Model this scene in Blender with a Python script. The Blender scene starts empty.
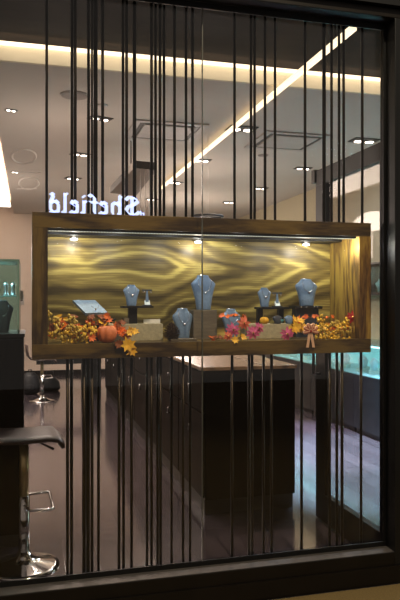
import bpy, math, random
from mathutils import Vector, Matrix
random.seed(7)
C = bpy.context.scene.collection
PI = math.pi
# ---------------------------------------------------------------- camera model
F = 645.0; YAW = math.radians(14.8); SY, CY = math.sin(YAW), math.cos(YAW); EYE = 1.5
def ax(px, Y):                      # world X of a column of the photograph on the plane at distance Y
    u = (px-200)/F
    return Y*(SY+CY*u)/(CY-SY*u)
def dz(px, Y):
    return Y/(CY-SY*(px-200)/F)
def at(px, py, Y):
    z = dz(px, Y)
    return Vector((ax(px, Y), Y, EYE-(py-300)*z/F))
def atz(px, py, Z):                 # point on the horizontal plane at height Z
    z = (EYE-Z)*F/(py-300); u = (px-200)/F
    return Vector((z*(SY+CY*u), z*(CY-SY*u), Z))

# ---------------------------------------------------------------- materials
def nt(name):
    m = bpy.data.materials.new(name); m.use_nodes = True
    n = m.node_tree; return m, n, n.nodes['Principled BSDF']
def lin(c):
    return tuple(((v/255)/12.92 if v <= 10 else ((v/255+.055)/1.055)**2.4) for v in c)+(1,)
def mat(name, rgb, rough=.5, metal=0, var=.15, scale=20, bump=0, spec=None, stretch=(1,1,1), emit=None, es=0, ior=None):
    m, n, b = nt(name); N = n.nodes; L = n.links
    tc = N.new('ShaderNodeTexCoord'); mp = N.new('ShaderNodeMapping'); mp.inputs['Scale'].default_value = stretch
    L.new(tc.outputs['Object'], mp.inputs[0])
    no = N.new('ShaderNodeTexNoise'); no.inputs['Scale'].default_value = scale; no.inputs['Detail'].default_value = 4
    L.new(mp.outputs[0], no.inputs['Vector'])
    r = N.new('ShaderNodeValToRGB'); c = lin(rgb)
    r.color_ramp.elements[0].position = .3; r.color_ramp.elements[1].position = .7
    r.color_ramp.elements[0].color = tuple(v*(1-var) for v in c[:3])+(1,)
    r.color_ramp.elements[1].color = tuple(min(1, v*(1+var)) for v in c[:3])+(1,)
    L.new(no.outputs[0], r.inputs[0]); L.new(r.outputs[0], b.inputs['Base Color'])
    b.inputs['Roughness'].default_value = rough; b.inputs['Metallic'].default_value = metal
    if ior: b.inputs['IOR'].default_value = ior
    if spec is not None: b.inputs['Specular IOR Level'].default_value = spec
    if bump:
        bp = N.new('ShaderNodeBump'); bp.inputs['Strength'].default_value = bump; bp.inputs['Distance'].default_value = .002
        L.new(no.outputs[0], bp.inputs['Height']); L.new(bp.outputs[0], b.inputs['Normal'])
    if emit:
        b.inputs['Emission Color'].default_value = lin(emit); b.inputs['Emission Strength'].default_value = es
    return m
def glass(name, tint=(235,245,240), ior=1.5, k=1.0):
    m = bpy.data.materials.new(name); m.use_nodes = True; n = m.node_tree; N = n.nodes; L = n.links
    N.clear(); o = N.new('ShaderNodeOutputMaterial'); mx = N.new('ShaderNodeMixShader')
    fr = N.new('ShaderNodeFresnel'); fr.inputs[0].default_value = ior
    ml = N.new('ShaderNodeMath'); ml.operation = 'MULTIPLY'; ml.inputs[1].default_value = k
    ge = N.new('ShaderNodeNewGeometry'); mi = N.new('ShaderNodeMath'); mi.operation = 'MULTIPLY_ADD'
    mi.inputs[1].default_value = 1/ior-ior; mi.inputs[2].default_value = ior
    L.new(ge.outputs['Backfacing'], mi.inputs[0]); L.new(mi.outputs[0], fr.inputs[0])
    no = N.new('ShaderNodeTexNoise'); no.inputs['Scale'].default_value = 1.5
    bp = N.new('ShaderNodeBump'); bp.inputs['Strength'].default_value = .02; bp.inputs['Distance'].default_value = .01
    t = N.new('ShaderNodeBsdfTransparent'); t.inputs[0].default_value = lin(tint)
    g = N.new('ShaderNodeBsdfGlossy'); g.inputs['Roughness'].default_value = .01
    L.new(no.outputs[0], bp.inputs['Height']); L.new(bp.outputs[0], g.inputs['Normal'])
    L.new(fr.outputs[0], ml.inputs[0]); L.new(ml.outputs[0], mx.inputs[0])
    L.new(t.outputs[0], mx.inputs[1]); L.new(g.outputs[0], mx.inputs[2]); L.new(mx.outputs[0], o.inputs[0])
    return m
def walnut(name, axis='X', light=(176,146,62), mid=(132,98,40), dark=(72,46,20), mirror=None, rough=.35, sc=1.0):
    m, n, b = nt(name); N = n.nodes; L = n.links
    tc = N.new('ShaderNodeTexCoord'); sp = N.new('ShaderNodeSeparateXYZ'); L.new(tc.outputs['Object'], sp.inputs[0])
    src = sp.outputs[0]
    cb = N.new('ShaderNodeCombineXYZ')
    def math_(op, a, v):
        q = N.new('ShaderNodeMath'); q.operation = op
        L.new(a, q.inputs[0])
        if isinstance(v, (int, float)): q.inputs[1].default_value = v
        else: L.new(v, q.inputs[1])
        return q.outputs[0]
    if mirror is not None:
        s1 = math_('SUBTRACT', sp.outputs[0], mirror); ab = N.new('ShaderNodeMath'); ab.operation = 'ABSOLUTE'; L.new(s1, ab.inputs[0]); src = ab.outputs[0]
    st = {'X': (.9, 6, 6), 'Z': (6, 6, .9), 'Y': (6, .9, 6)}[axis]
    L.new(math_('MULTIPLY', src, st[0]*sc), cb.inputs[0])
    L.new(math_('MULTIPLY', sp.outputs[1], st[1]*sc), cb.inputs[1])
    L.new(math_('MULTIPLY', sp.outputs[2], st[2]*sc), cb.inputs[2])
    n1 = N.new('ShaderNodeTexNoise'); n1.inputs['Scale'].default_value = 1.15; n1.inputs['Detail'].default_value = 2; n1.inputs['Distortion'].default_value = .5
    L.new(cb.outputs[0], n1.inputs['Vector'])
    k = math_('MULTIPLY', n1.outputs[0], 26.0)
    s = N.new('ShaderNodeMath'); s.operation = 'SINE'; L.new(k, s.inputs[0])
    h = math_('MULTIPLY', s.outputs[0], .28)
    n2 = N.new('ShaderNodeTexNoise'); n2.inputs['Scale'].default_value = 14; n2.inputs['Detail'].default_value = 6; L.new(cb.outputs[0], n2.inputs['Vector'])
    a = math_('ADD', h, n2.outputs[0])
    n3 = N.new('ShaderNodeTexNoise'); n3.inputs['Scale'].default_value = .9; L.new(cb.outputs[0], n3.inputs['Vector'])
    a2 = math_('ADD', a, n3.outputs[0]); a3 = math_('SUBTRACT', a2, .5)
    r = N.new('ShaderNodeValToRGB'); e = r.color_ramp.elements
    e[0].position = .2; e[0].color = lin(dark); e[1].position = .8; e[1].color = lin(light)
    e2 = e.new(.48); e2.color = lin(mid)
    L.new(a3, r.inputs[0]); L.new(r.outputs[0], b.inputs['Base Color'])
    b.inputs['Roughness'].default_value = rough
    return m
def bookmatch(name):
    m, n, b = nt(name); N = n.nodes; L = n.links
    tc = N.new('ShaderNodeTexCoord'); sp = N.new('ShaderNodeSeparateXYZ'); L.new(tc.outputs['Object'], sp.inputs[0])
    def q(op, a, v=None, cl=False):
        k = N.new('ShaderNodeMath'); k.operation = op; k.use_clamp = cl
        for i, w in enumerate((a, v)):
            if w is None: continue
            if isinstance(w, (int, float)): k.inputs[i].default_value = w
            else: L.new(w, k.inputs[i])
        return k.outputs[0]
    def noise(sx, sz, scale, det=2, dist=0):
        mp = N.new('ShaderNodeMapping'); mp.inputs['Scale'].default_value = (sx, 1, sz); L.new(tc.outputs['Object'], mp.inputs[0])
        no = N.new('ShaderNodeTexNoise'); no.inputs['Scale'].default_value = scale; no.inputs['Detail'].default_value = det; no.inputs['Distortion'].default_value = dist
        L.new(mp.outputs[0], no.inputs['Vector']); return no.outputs[0]
    x, z = sp.outputs[0], sp.outputs[2]
    az = q('ABSOLUTE', q('SUBTRACT', z, .475))
    bend = q('MULTIPLY', q('MAXIMUM', q('SUBTRACT', x, .72), 0.0), .28)
    bend = q('ADD', bend, q('MULTIPLY', x, -.02))
    t = q('ADD', q('ADD', az, bend), q('MULTIPLY', q('SUBTRACT', noise(1.6, 3.5, 1.3, 2, .3), .5), .26))
    w = q('SINE', q('MULTIPLY', t, 95.0))
    w2 = q('SINE', q('MULTIPLY', t, 40.0))
    v = q('ADD', q('ADD', q('MULTIPLY', w, .13), q('MULTIPLY', w2, .15)), -.05)
    v = q('ADD', v, q('MULTIPLY', noise(2.5, 90, 2.2, 6), .55))
    v = q('ADD', v, q('MULTIPLY', noise(1.2, 5, 1.1, 2), .6))
    rp = N.new('ShaderNodeValToRGB'); e = rp.color_ramp.elements
    e[0].position = .2; e[0].color = lin((80,66,34)); e[1].position = .8; e[1].color = lin((226,204,112))
    k = e.new(.36); k.color = lin((116,98,50)); k = e.new(.6); k.color = lin((156,134,70))
    L.new(v, rp.inputs[0]); L.new(rp.outputs[0], b.inputs['Base Color']); b.inputs['Roughness'].default_value = .4
    return m
def plank_floor():
    m, n, b = nt('plank_wood'); N = n.nodes; L = n.links
    tc = N.new('ShaderNodeTexCoord'); mp = N.new('ShaderNodeMapping'); mp.inputs['Rotation'].default_value = (0, 0, PI/2)
    L.new(tc.outputs['Object'], mp.inputs[0])
    br = N.new('ShaderNodeTexBrick'); br.inputs['Scale'].default_value = 1; br.inputs['Brick Width'].default_value = 1.2; br.inputs['Row Height'].default_value = .19
    br.inputs['Mortar Size'].default_value = .004; br.offset = .37
    br.inputs['Color1'].default_value = lin((78,69,74)); br.inputs['Color2'].default_value = lin((62,55,60)); br.inputs['Mortar'].default_value = lin((38,33,34))
    L.new(mp.outputs[0], br.inputs['Vector'])
    mp2 = N.new('ShaderNodeMapping'); mp2.inputs['Scale'].default_value = (14, 1, 1); L.new(tc.outputs['Object'], mp2.inputs[0])
    no = N.new('ShaderNodeTexNoise'); no.inputs['Scale'].default_value = 3; no.inputs['Detail'].default_value = 6; L.new(mp2.outputs[0], no.inputs['Vector'])
    mx = N.new('ShaderNodeMixRGB'); mx.blend_type = 'OVERLAY'; mx.inputs[0].default_value = .45
    L.new(br.outputs[0], mx.inputs[1]); L.new(no.outputs[0], mx.inputs[2]); L.new(mx.outputs[0], b.inputs['Base Color'])
    b.inputs['Roughness'].default_value = .16
    b.inputs['Coat Weight'].default_value = .8; b.inputs['Coat IOR'].default_value = 1.75; b.inputs['Coat Roughness'].default_value = .06
    b.inputs['Specular IOR Level'].default_value = .6
    bp = N.new('ShaderNodeBump'); bp.inputs['Strength'].default_value = .25; bp.inputs['Distance'].default_value = .002; bp.invert = True
    L.new(br.outputs['Fac'], bp.inputs['Height']); L.new(bp.outputs[0], b.inputs['Normal']); L.new(bp.outputs[0], b.inputs['Coat Normal'])
    mr = N.new('ShaderNodeMapRange'); mr.inputs['To Min'].default_value = .04; mr.inputs['To Max'].default_value = .17
    L.new(no.outputs[0], mr.inputs['Value']); L.new(mr.outputs[0], b.inputs['Coat Roughness'])
    return m
def emis(name, rgb, s):
    return mat(name, rgb, .5, 0, .03, 5, emit=rgb, es=s)
M = dict(
    bronze=mat('bronze_frame', (24,19,14), .38, .55, .2, 6),
    blackm=mat('black_frame', (12,11,10), .4, .3, .2, 6),
    rod=mat('rod_bronze', (42,35,25), .35, .7, .2, 8),
    soffit=mat('soffit_wood', (30,22,15), .6, 0, .4, 2.5, ior=1.12, stretch=(1,5,1)),
    ceil=mat('ceiling_plaster', (192,183,172), .9, 0, .03, 3),
    fascia=mat('fascia_cream', (222,210,180), .8, 0, .03, 3),
    wall=mat('wall_plaster', (206,186,168), .9, 0, .04, 3),
    floor=plank_floor(),
    stone=mat('granite_paving', (104,86,52), .55, 0, .35, 140),
    led=emis('led_warm', (255,238,210), .9), cove=emis('cove_white', (255,244,232), 3),
    tube=emis('linear_light', (255,236,196), 1.0), lamp=emis('lamp_lens', (255,244,230), 8),
    boxled=mat('box_led', (60,60,55), .5, 0, .03, 5, emit=(235,250,235), es=.55), puck=emis('puck_led', (215,245,255), 5),
    sign=emis('sign_reflection_glow', (180,200,255), .8),  # glow standing in for a sign reflected in the glass
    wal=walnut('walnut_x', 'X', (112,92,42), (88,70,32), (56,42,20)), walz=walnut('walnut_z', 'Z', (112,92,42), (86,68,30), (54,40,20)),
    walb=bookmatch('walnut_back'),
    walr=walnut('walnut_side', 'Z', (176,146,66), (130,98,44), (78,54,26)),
    dark=mat('dark_veneer', (26,20,15), .4, 0, .3, 6, ior=1.1, stretch=(8,8,1)),
    darkh=mat('dark_gloss_panel', (26,21,15), .3, 0, .2, 4, ior=1.2),
    top=mat('counter_top', (136,112,90), .25, 0, .08, 8),
    chrome=mat('chrome', (215,215,215), .1, 1, .03, 4), steel=mat('brushed_steel', (170,165,158), .3, 1, .1, 30),
    lift=mat('lift_tube', (196,178,132), .3, .9, .06, 10), seat=mat('stool_leather', (64,50,44), .42, 0, .2, 30, .1), black=mat('black_plastic', (16,15,15), .45, 0, .2, 20),
    blackfab=mat('black_fabric', (22,22,26), .85, 0, .3, 60, .3),
    glass=glass('shop_glass', (246,243,241), 1.5, .8), cglass=glass('case_glass', (224,240,238), 1.45, 1),
    gedge=mat('glass_edge_green', (120,160,152), .2, 0, .1, 10),
    bust=mat('bust_slate', (108,134,162), .5, 0, .12, 90, .15), bustd=mat('bust_charcoal', (52,60,72), .5, 0, .12, 90, .15),
    white=mat('white_card', (232,232,225), .6, 0, .05, 10), cyan=mat('pale_display', (206,228,236), .5, 0, .08, 20),
    linen=mat('linen_riser', (178,172,140), .8, 0, .15, 60, .2), greyw=mat('grey_wood_riser', (104,96,80), .6, 0, .25, 12, stretch=(1,1,6)),
    silver=mat('silver_chain', (225,228,235), .2, .9, .05, 10), gold=mat('gold_metal', (215,180,90), .25, 1, .05, 10),
    teal=mat('teal_bowl', (90,160,165), .3, 0, .1, 10),
    pump=mat('pumpkin_skin', (232,136,84), .5, 0, .2, 14), stem=mat('dry_stem', (110,98,52), .8, 0, .3, 30),
    berry=mat('golden_berry', (240,190,60), .5, 0, .3, 60), berry2=mat('olive_berry', (208,180,80), .5, 0, .3, 60),
    cone=mat('pinecone_brown', (92,72,52), .7, 0, .35, 60), gourd=mat('gourd_yellow', (226,172,40), .45, 0, .15, 14),
    lo=mat('leaf_orange', (220,106,26), .6, 0, .35, 30), ly=mat('leaf_yellow', (228,176,40), .6, 0, .3, 30),
    lb=mat('leaf_brown', (130,70,30), .7, 0, .35, 30), lr=mat('leaf_red', (176,36,30), .6, 0, .3, 30),
    pink=mat('petal_magenta', (206,92,140), .6, 0, .3, 40), salmon=mat('petal_salmon', (226,120,86), .6, 0, .3, 40),
    ribbon=mat('ribbon_peach', (246,200,164), .55, 0, .12, 40), ribbond=mat('ribbon_stripe', (176,66,50), .55, 0, .12, 40),
    grille=mat('speaker_grille', (140,130,122), .7, 0, .1, 200), vent=mat('vent_white', (176,168,160), .6, 0, .05, 10),
    ventd=mat('vent_slot', (60,54,48), .6, 0, .1, 10), faint=mat('lettering_reflection', (222,214,204), .8, 0, .03, 10),  # last entry: pale tone of lettering reflected over the ceiling
    panel=mat('panel_bronze', (76,68,60), .4, .3, .15, 10), bag=mat('bag_nylon', (16,17,21), .6, 0, .3, 40, .4),
    seal=mat('silicone_seal', (70,70,62), .4, 0, .1, 10),
    darkcase=mat('dark_case', (22,24,26), .3, 0, .2, 10),
)
# ---------------------------------------------------------------- mesh builder
class MB:
    def __init__(s): s.v = []; s.f = []
    def add(s, vs, fs):
        k = len(s.v); s.v += [Vector(v) for v in vs]; s.f += [tuple(k+i for i in f) for f in fs]; return s
    def box(s, a, b, c=0):
        x0, y0, z0 = a; x1, y1, z1 = b
        x0, x1 = min(x0, x1), max(x0, x1); y0, y1 = min(y0, y1), max(y0, y1); z0, z1 = min(z0, z1), max(z0, z1)
        return s.add([(x0,y0,z0),(x1,y0,z0),(x1,y1,z0),(x0,y1,z0),(x0,y0,z1),(x1,y0,z1),(x1,y1,z1),(x0,y1,z1)],
                     [(0,3,2,1),(4,5,6,7),(0,1,5,4),(1,2,6,5),(2,3,7,6),(3,0,4,7)])
    def loft(s, rings, cap=True, closed=True):
        n = len(rings[0]); vs = [p for r in rings for p in r]; fs = []
        for i in range(len(rings)-1):
            for j in range(n if closed else n-1):
                a = i*n+j; b = i*n+(j+1) % n; fs.append((a, b, b+n, a+n))
        if cap: fs.append(tuple(range(n))[::-1]); fs.append(tuple((len(rings)-1)*n+i for i in range(n)))
        return s.add(vs, fs)
    def tube(s, pts, r, n=8, closed=False):
        pts = [Vector(p) for p in pts]; rings = []
        m = len(pts)
        for i, p in enumerate(pts):
            if closed: d = (pts[(i+1) % m]-pts[i-1])
            else: d = pts[min(i+1, m-1)]-pts[max(i-1, 0)]
            d.normalize(); up = Vector((0, 0, 1)) if abs(d.z) < .9 else Vector((0, 1, 0))
            a = d.cross(up).normalized(); b = d.cross(a).normalized()
            rr = r[i] if isinstance(r, (list, tuple)) else r
            rings.append([p+a*math.cos(2*PI*k/n)*rr+b*math.sin(2*PI*k/n)*rr for k in range(n)])
        if closed: rings.append(rings[0]); return s.loft(rings, False)
        return s.loft(rings)
    def lathe(s, prof, c=(0,0,0), n=24, rib=0, ribk=8, sy=1):
        c = Vector(c); rings = []
        for r, z in prof:
            rings.append([c+Vector((r*(1-rib*(.5-.5*math.cos(ribk*2*PI*k/n)))*math.cos(2*PI*k/n), sy*r*(1-rib*(.5-.5*math.cos(ribk*2*PI*k/n)))*math.sin(2*PI*k/n), z)) for k in range(n)])
        return s.loft(rings)
    def ball(s, c, r, n=8, m=6, sz=1):
        return s.lathe([(r*math.sin(PI*(i+.02)/(m+.04)), -r*sz*math.cos(PI*(i+.02)/(m+.04))) for i in range(m+1)], c, n)
    def prism(s, poly, y0, y1):          # polygon in XZ
        n = len(poly)
        return s.add([(x, y0, z) for x, z in poly]+[(x, y1, z) for x, z in poly],
                     [tuple(range(n)), tuple(range(2*n-1, n-1, -1))]+[(i, i+n, (i+1) % n+n, (i+1) % n) for i in range(n)])
    def leaf(s, c, size, rot, tilt, lobes=5, kind='maple'):
        R = Matrix.Rotation(rot[0], 3, 'Z') @ Matrix.Rotation(tilt, 3, 'X') @ Matrix.Rotation(rot[1], 3, 'Z')
        c = Vector(c); pts = []
        if kind == 'maple':
            prof = [(0,-.5),(.12,-.25),(.38,-.32),(.3,-.08),(.52,.08),(.26,.14),(.24,.34),(.1,.28),(0,.6)]
        else: prof = [(0,-.5),(.12,-.35),(.2,-.1),(.2,.1),(.12,.32),(0,.55)]
        out = prof+[(-x, y) for x, y in prof[-2:0:-1]]
        top = []; bot = []
        for x, y in out:
            z = .25*abs(x)+.25*y*y
            top.append(c+R@Vector((x*size, y*size, z*size+.0007))); bot.append(c+R@Vector((x*size, y*size, z*size-.0007)))
        ct = c+R@Vector((0, .05*size, .0007)); cb = c+R@Vector((0, .05*size, -.0007)); n = len(out)
        vs = top+bot+[ct, cb]; fs = []
        for i in range(n):
            j = (i+1) % n; fs += [(i, j, 2*n), (n+j, n+i, 2*n+1), (i, n+i, n+j, j)]
        return s.add(vs, fs)
    def build(s, name, m, parent=None, smooth=False, loc=None, bevel=0):
        org = Vector(loc) if loc is not None else Vector((0, 0, 0))
        me = bpy.data.meshes.new(name); me.from_pydata([tuple(v-org) for v in s.v], [], s.f); me.update()
        import bmesh
        bm = bmesh.new(); bm.from_mesh(me); bmesh.ops.recalc_face_normals(bm, faces=bm.faces)
        if bevel: bmesh.ops.bevel(bm, geom=bm.edges[:], offset=bevel, segments=2, affect='EDGES', profile=.6)
        bm.to_mesh(me); bm.free()
        me.materials.append(m)
        if smooth:
            for p in me.polygons: p.use_smooth = True
        o = bpy.data.objects.new(name, me); C.objects.link(o); o.location = org
        if parent is not None: o.parent = parent
        return o
def mb(): return MB()
def rest(t, zmin):                        # lift whatever would sink below the shelf it lies on
    bpy.context.view_layer.update()
    for k in kids(t):
        k.data = k.data.copy(); mw = k.matrix_basis.copy(); off = Vector(t.location)
        for v in k.data.vertices:
            p = mw@v.co+off
            ch = False
            if p.z < zmin and p.y > 3.19: p.z = zmin+.0004+(zmin-p.z)*.05; ch = True
            lo_, hi_ = BX0+T+.0015, BX1-T-.0015
            if p.y > 3.19 and p.x < lo_: p.x = lo_+(lo_-p.x)*.05; ch = True
            if p.y > 3.19 and p.x > hi_: p.x = hi_-(p.x-hi_)*.05; ch = True
            if ch: v.co = mw.inverted()@(p-off)
def tag(o, label, cat, group=None, kind=None):
    o['label'] = label; o['category'] = cat
    if group: o['group'] = group
    if kind: o['kind'] = kind
    return o
def thing(name, label, cat, loc=(0,0,0), group=None):
    o = bpy.data.objects.new(name, None); C.objects.link(o); o.location = loc; o.empty_display_size = .05
    return tag(o, label, cat, group)
def struct(o): o['kind'] = 'structure'; return o
def kids(o): return [c for c in bpy.data.objects if c.parent is o]
def copy_tree(o, parent=None):
    c = o.copy(); C.objects.link(c)
    if parent is not None: c.parent = parent
    for k in kids(o): copy_tree(k, c)
    return c
def place(proto, first, loc, label, rz=0, sc=1):
    o = proto if first else copy_tree(proto)
    o.location = loc; o.rotation_euler.z = rz; o.scale = (sc, sc, sc); o['label'] = label
    return o
ORD = ['first','second','third','fourth','fifth','sixth','seventh','eighth','ninth','tenth','eleventh','twelfth','thirteenth','fourteenth','fifteenth','sixteenth','seventeenth','eighteenth','nineteenth','twentieth','twenty-first','twenty-second','twenty-third','twenty-fourth','twenty-fifth','twenty-sixth','twenty-seventh','twenty-eighth']
def light(kind, name, loc, power, col=(1,.9,.75), size=.1, rot=(0,0,0), spot=None, blend=.6):
    d = bpy.data.lights.new(name, kind); d.energy = power; d.color = col
    if kind == 'AREA': d.size = size
    else: d.shadow_soft_size = size
    if kind == 'SPOT': d.spot_size = spot or 2; d.spot_blend = blend
    o = bpy.data.objects.new(name, d); C.objects.link(o); o.location = loc; o.rotation_euler = rot; return o

# ---------------------------------------------------------------- shell
CZ = 3.2; SZ = 3.34; XL = -1.6; XR = 4.2; YF = 13.2; FY = 4.81
struct(mb().box((XL, 3.2, -.1), (XR, YF, 0)).build('floor', M['floor']))
struct(mb().box((-4, -5, -.12), (7, 3.03, 0)).build('trim_1', M['stone']))['label'] = 'tan granite paving outside the shop window'
c = struct(mb().box((-.3, FY, CZ), (XR, YF, CZ+.1)).build('ceiling', M['ceil'])); c['label'] = 'plain beige plaster ceiling of the shop'
struct(mb().box((-.3, FY-.03, CZ), (XR, FY-.001, SZ)).build('trim_2', M['fascia']))['label'] = 'cream lit fascia across the ceiling'
struct(mb().box((XL, 3.2, SZ), (XR, FY, SZ+.1)).build('trim_3', M['soffit']))['label'] = 'dark brown soffit behind the window head'
struct(mb().box((XL, FY-.03, CZ+.0), (-.301, FY-.001, SZ)).build('trim_4', M['fascia']))
struct(mb().box((XL, FY, SZ+.02), (-.301, YF, SZ+.12)).build('trim_5', M['wall']))
struct(mb().box((XL, YF, 0), (XR, YF+.1, SZ+.1)).build('wall_back', M['wall']))
struct(mb().box((XR, 3.2, 0), (XR+.1, YF, SZ+.1)).build('wall_right', mat('wall_beige', (192,182,152), .9, 0, .04, 3)))
struct(mb().box((XL-.1, 3.2, 0), (XL, YF, SZ+.1)).build('wall_left', M['panel']))
struct(mb().box((-.29, YF-.02, 0), (3.5, YF-.001, .1)).build('baseboard_back', M['dark']))
struct(mb().box((XL, 3.05, 3.12), (XR+.5, 3.2, 4.2)).build('wall_front', M['soffit']))
led = mb().box((-.3, FY-.05, SZ-.035), (XR, FY-.031, SZ-.01)).build('light_strip', M['led']); tag(led, 'thin warm strip light along the top of the cream fascia', 'light')
# cove light far left
cv = thing('cove_light', 'bright white ceiling cove at the far left edge', 'light', (-.6, 9, CZ+.06))
mb().box((-1.1, 4.9, CZ+.03), (-.34, YF-.7, CZ+.06)).build('diffuser', M['cove']).parent = cv
for k in kids(cv): k.location = -Vector(cv.location)
# ---------------------------------------------------------------- window frame & glass
GX1 = 1.866
GZ0, GZ1 = .168, 2.99
w = struct(thing('window_1', 'large shop window with dark bronze frame', 'window', (0,0,0)))
mb().box((XL, 3.03, .0), (GX1+.0, 3.18, GZ0)).build('sill', M['bronze'], w, bevel=.004)
mb().box((XL, 3.034, GZ0+.0002), (GX1-.002, 3.117, GZ0+.002)).build('ledge', mat('ledge_lit_grey', (92,86,82), .4, .6, .1, 20), w)  # paler plate paints the light lying on the sill top
mb().box((XL, 3.118, GZ0+.0005), (GX1-.002, 3.127, GZ0+.026)).build('gasket', M['blackm'], w)
mb().box((XL, 3.018, .02), (GX1+.06, 3.029, .1)).build('kick_plate', M['bronze'], w)
mb().box((XL, 3.03, GZ1), (XR+.4, 3.18, GZ1+.05)).build('head', M['bronze'], w, bevel=.004)
mb().box((XL, 3.0, GZ1+.052), (XR+.4, 3.18, GZ1+.10)).build('head_trim', M['blackm'], w)
mb().box((XL, 3.118, GZ1-.03), (GX1-.002, 3.127, GZ1-.001)).build('gasket', M['blackm'], w)
mb().box((GX1, 3.03, 0), (GX1+.08, 3.18, GZ1-.0005)).build('jamb', M['blackm'], w, bevel=.003)
mb().box((GX1-.016, 3.118, GZ0+.027), (GX1-.002, 3.127, GZ1-.031)).build('gasket', M['blackm'], w)
JX = ax(202.5, 3.13)
mb().box((XL, 3.13, GZ0+.001), (JX-.002, 3.14, GZ1-.001)).build('pane', M['glass'], w)
mb().box((JX+.002, 3.13, GZ0+.001), (GX1-.001, 3.14, GZ1-.001)).build('pane', M['glass'], w)
mb().box((JX-.0019, 3.128, GZ0+.027), (JX+.0019, 3.142, GZ1-.031)).build('seal', M['seal'], w)
for k in ('category',): del w[k]
struct(mb().box((2.9, 3.03, 0), (3.0, 3.18, GZ1-.001)).build('trim_6', M['blackm']))
struct(mb().box((3.0, 3.03, 0), (4.7, 3.18, GZ1-.001)).build('wall_front_right', M['soffit']))
# open glass door
d = struct(thing('door_1', 'open glass door with dark bronze frame swung into the shop', 'door', (1.91, 3.24, .01)))
del d['category']
DX0, DX1, DY0, DY1 = 1.91, 1.955, 3.24, 4.10
def dbx(name, a, b, m): o = mb().box(a, b).build(name, m, d); o.location = -Vector(d.location); return o
dbx('bottom_rail', (DX0, DY0, .01), (DX1, DY1, .19), M['bronze'])
dbx('top_rail', (DX0, DY0, 2.285), (DX1, DY1, 2.39), M['bronze'])
dbx('stile', (DX0, DY1-.14, .191), (DX1, DY1, 2.284), M['bronze'])
dbx('stile', (DX0, DY0, .191), (DX1, DY0+.02, 2.284), M['bronze'])
dbx('pane', (DX0+.018, DY0+.021, .192), (DX0+.026, DY1-.141, 2.283), M['glass'])
dbx('pivot_block', (DX0-.01, DY1+.001, 2.31), (DX1, DY1+.05, 2.4), M['panel'])
o = mb().tube([(DX0-.001, DY1-.07, 1.0), (DX0-.05, DY1-.07, 1.0), (DX0-.05, DY1-.07, 1.5), (DX0-.001, DY1-.07, 1.5)], .011).build('handle', M['steel'], d, True); o.location = -Vector(d.location); o['label'] = 'steel door pull'

# ---------------------------------------------------------------- display box
BX0, BX1, BY0, BY1 = ax(32, 3.2), ax(371, 3.2), 3.2, 3.58
BZ0, BZ1, T = 1.212, 1.924, .074
FZ = BZ0+T
bx = thing('display_box', 'long walnut display box hung on rods behind the window', 'display box', (BX0, BY0, BZ0))
def bb(name, a, b, m, bevel=.0): return mb().box(Vector(a)-bx.location, Vector(b)-bx.location).build(name, m, bx, bevel=bevel)
bb('top_board', (BX0, BY0, BZ1-T), (BX1, BY1, BZ1), M['wal'], .002)
bb('bottom_board', (BX0, BY0, BZ0), (BX1, BY1, FZ), M['wal'], .002)
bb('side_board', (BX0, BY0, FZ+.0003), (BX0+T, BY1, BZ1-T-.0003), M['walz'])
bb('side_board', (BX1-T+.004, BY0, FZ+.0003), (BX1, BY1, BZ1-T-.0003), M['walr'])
bb('back_panel', (BX0+T+.0003, BY1-.02, FZ+.0003), (BX1-T+.0037, BY1, BZ1-T-.0003), M['walb'])
bb('valance', (BX0+T+.001, BY0+.20, BZ1-T-.012), (BX1-T, BY1-.021, BZ1-T-.0005), M['black'])
bb('led_channel', (BX0+T+.001, BY0+.012, BZ1-T-.012), (BX1-T-.01, BY0+.03, BZ1-T-.0005), M['black'])
s = mb(); nx = int((BX1-BX0-2*T)/.014)
for i in range(nx): x = BX0+T+.006+i*.014; s.box((x, BY0+.015, BZ1-T-.0145), (x+.007, BY0+.024, BZ1-T-.0122))
s.v = [v-bx.location for v in s.v]
o = s.build('led_strip', M['boxled'], bx); o['label'] = 'row of glowing LED dots'
for px in (74, 198, 306):
    y = 3.48; x = ax(px, y); l = Vector((x, y, BZ1-T-.0125))-bx.location
    p = mb().lathe([(.026, 0), (.026, -.008), (.021, -.012)], l, 20).build('puck_light', M['steel'], bx, True)
    mb().lathe([(.0205, -.0125), (.019, -.018), (.008, -.021)], l, 20).build('lens', M['puck'], p, True)
# ---------------------------------------------------------------- rods
up = [(46.7,.9),(72,1),(75.2,1),(88.5,1),(92,.7),(95.5,1.5),(102.6,1),(123,1),(126.6,1),(134.5,1.3),(151.5,1),(155.5,1),(160,1),(164,1),(174.5,1),(186,1),(192.5,1),(234.5,1),(251,1),(254.6,1),(265,1),(275,1),(305,1),(324,1.4),(331.5,1),(339,1),(343.6,1),(363,1)]
lo = [(67.5,1),(71.5,1.1),(84,1.2),(88,1.4),(92,1),(98.5,1),(119,1),(123.5,1),(131.5,1),(147,1),(151.5,1),(157.5,1),(160.5,1),(171.5,1),(183,1),(190,1),(232,1),(249,1),(252,1),(263.5,1),(271.5,1),(301.5,1.1),(329.5,1.1),(336.8,1.1),(342,1.1),(361,1)]
def rods(lst, z0, z1, where, grp):
    for i, (px, k) in enumerate(lst):
        Y = 3.27 if i % 2 == 0 else 3.44
        if px > 350: Y = 3.27
        X = ax(px, Y); r = .0078*k
        if X > BX1-.015: X = BX1-.015
        o = mb().lathe([(r, z0), (r, z1)], (0,0,0), 12).build('rod', M['rod'], None, True); o.location = (X, Y, 0)
        tag(o, 'slim bronze rod %s, %s from the left' % (where, ORD[i]), 'rod', grp)
rods(up, BZ1, SZ, 'from ceiling to walnut box', 'bronze rods above the display box')
rods(lo, 0, BZ0, 'from walnut box to floor', 'bronze rods below the display box')

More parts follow.
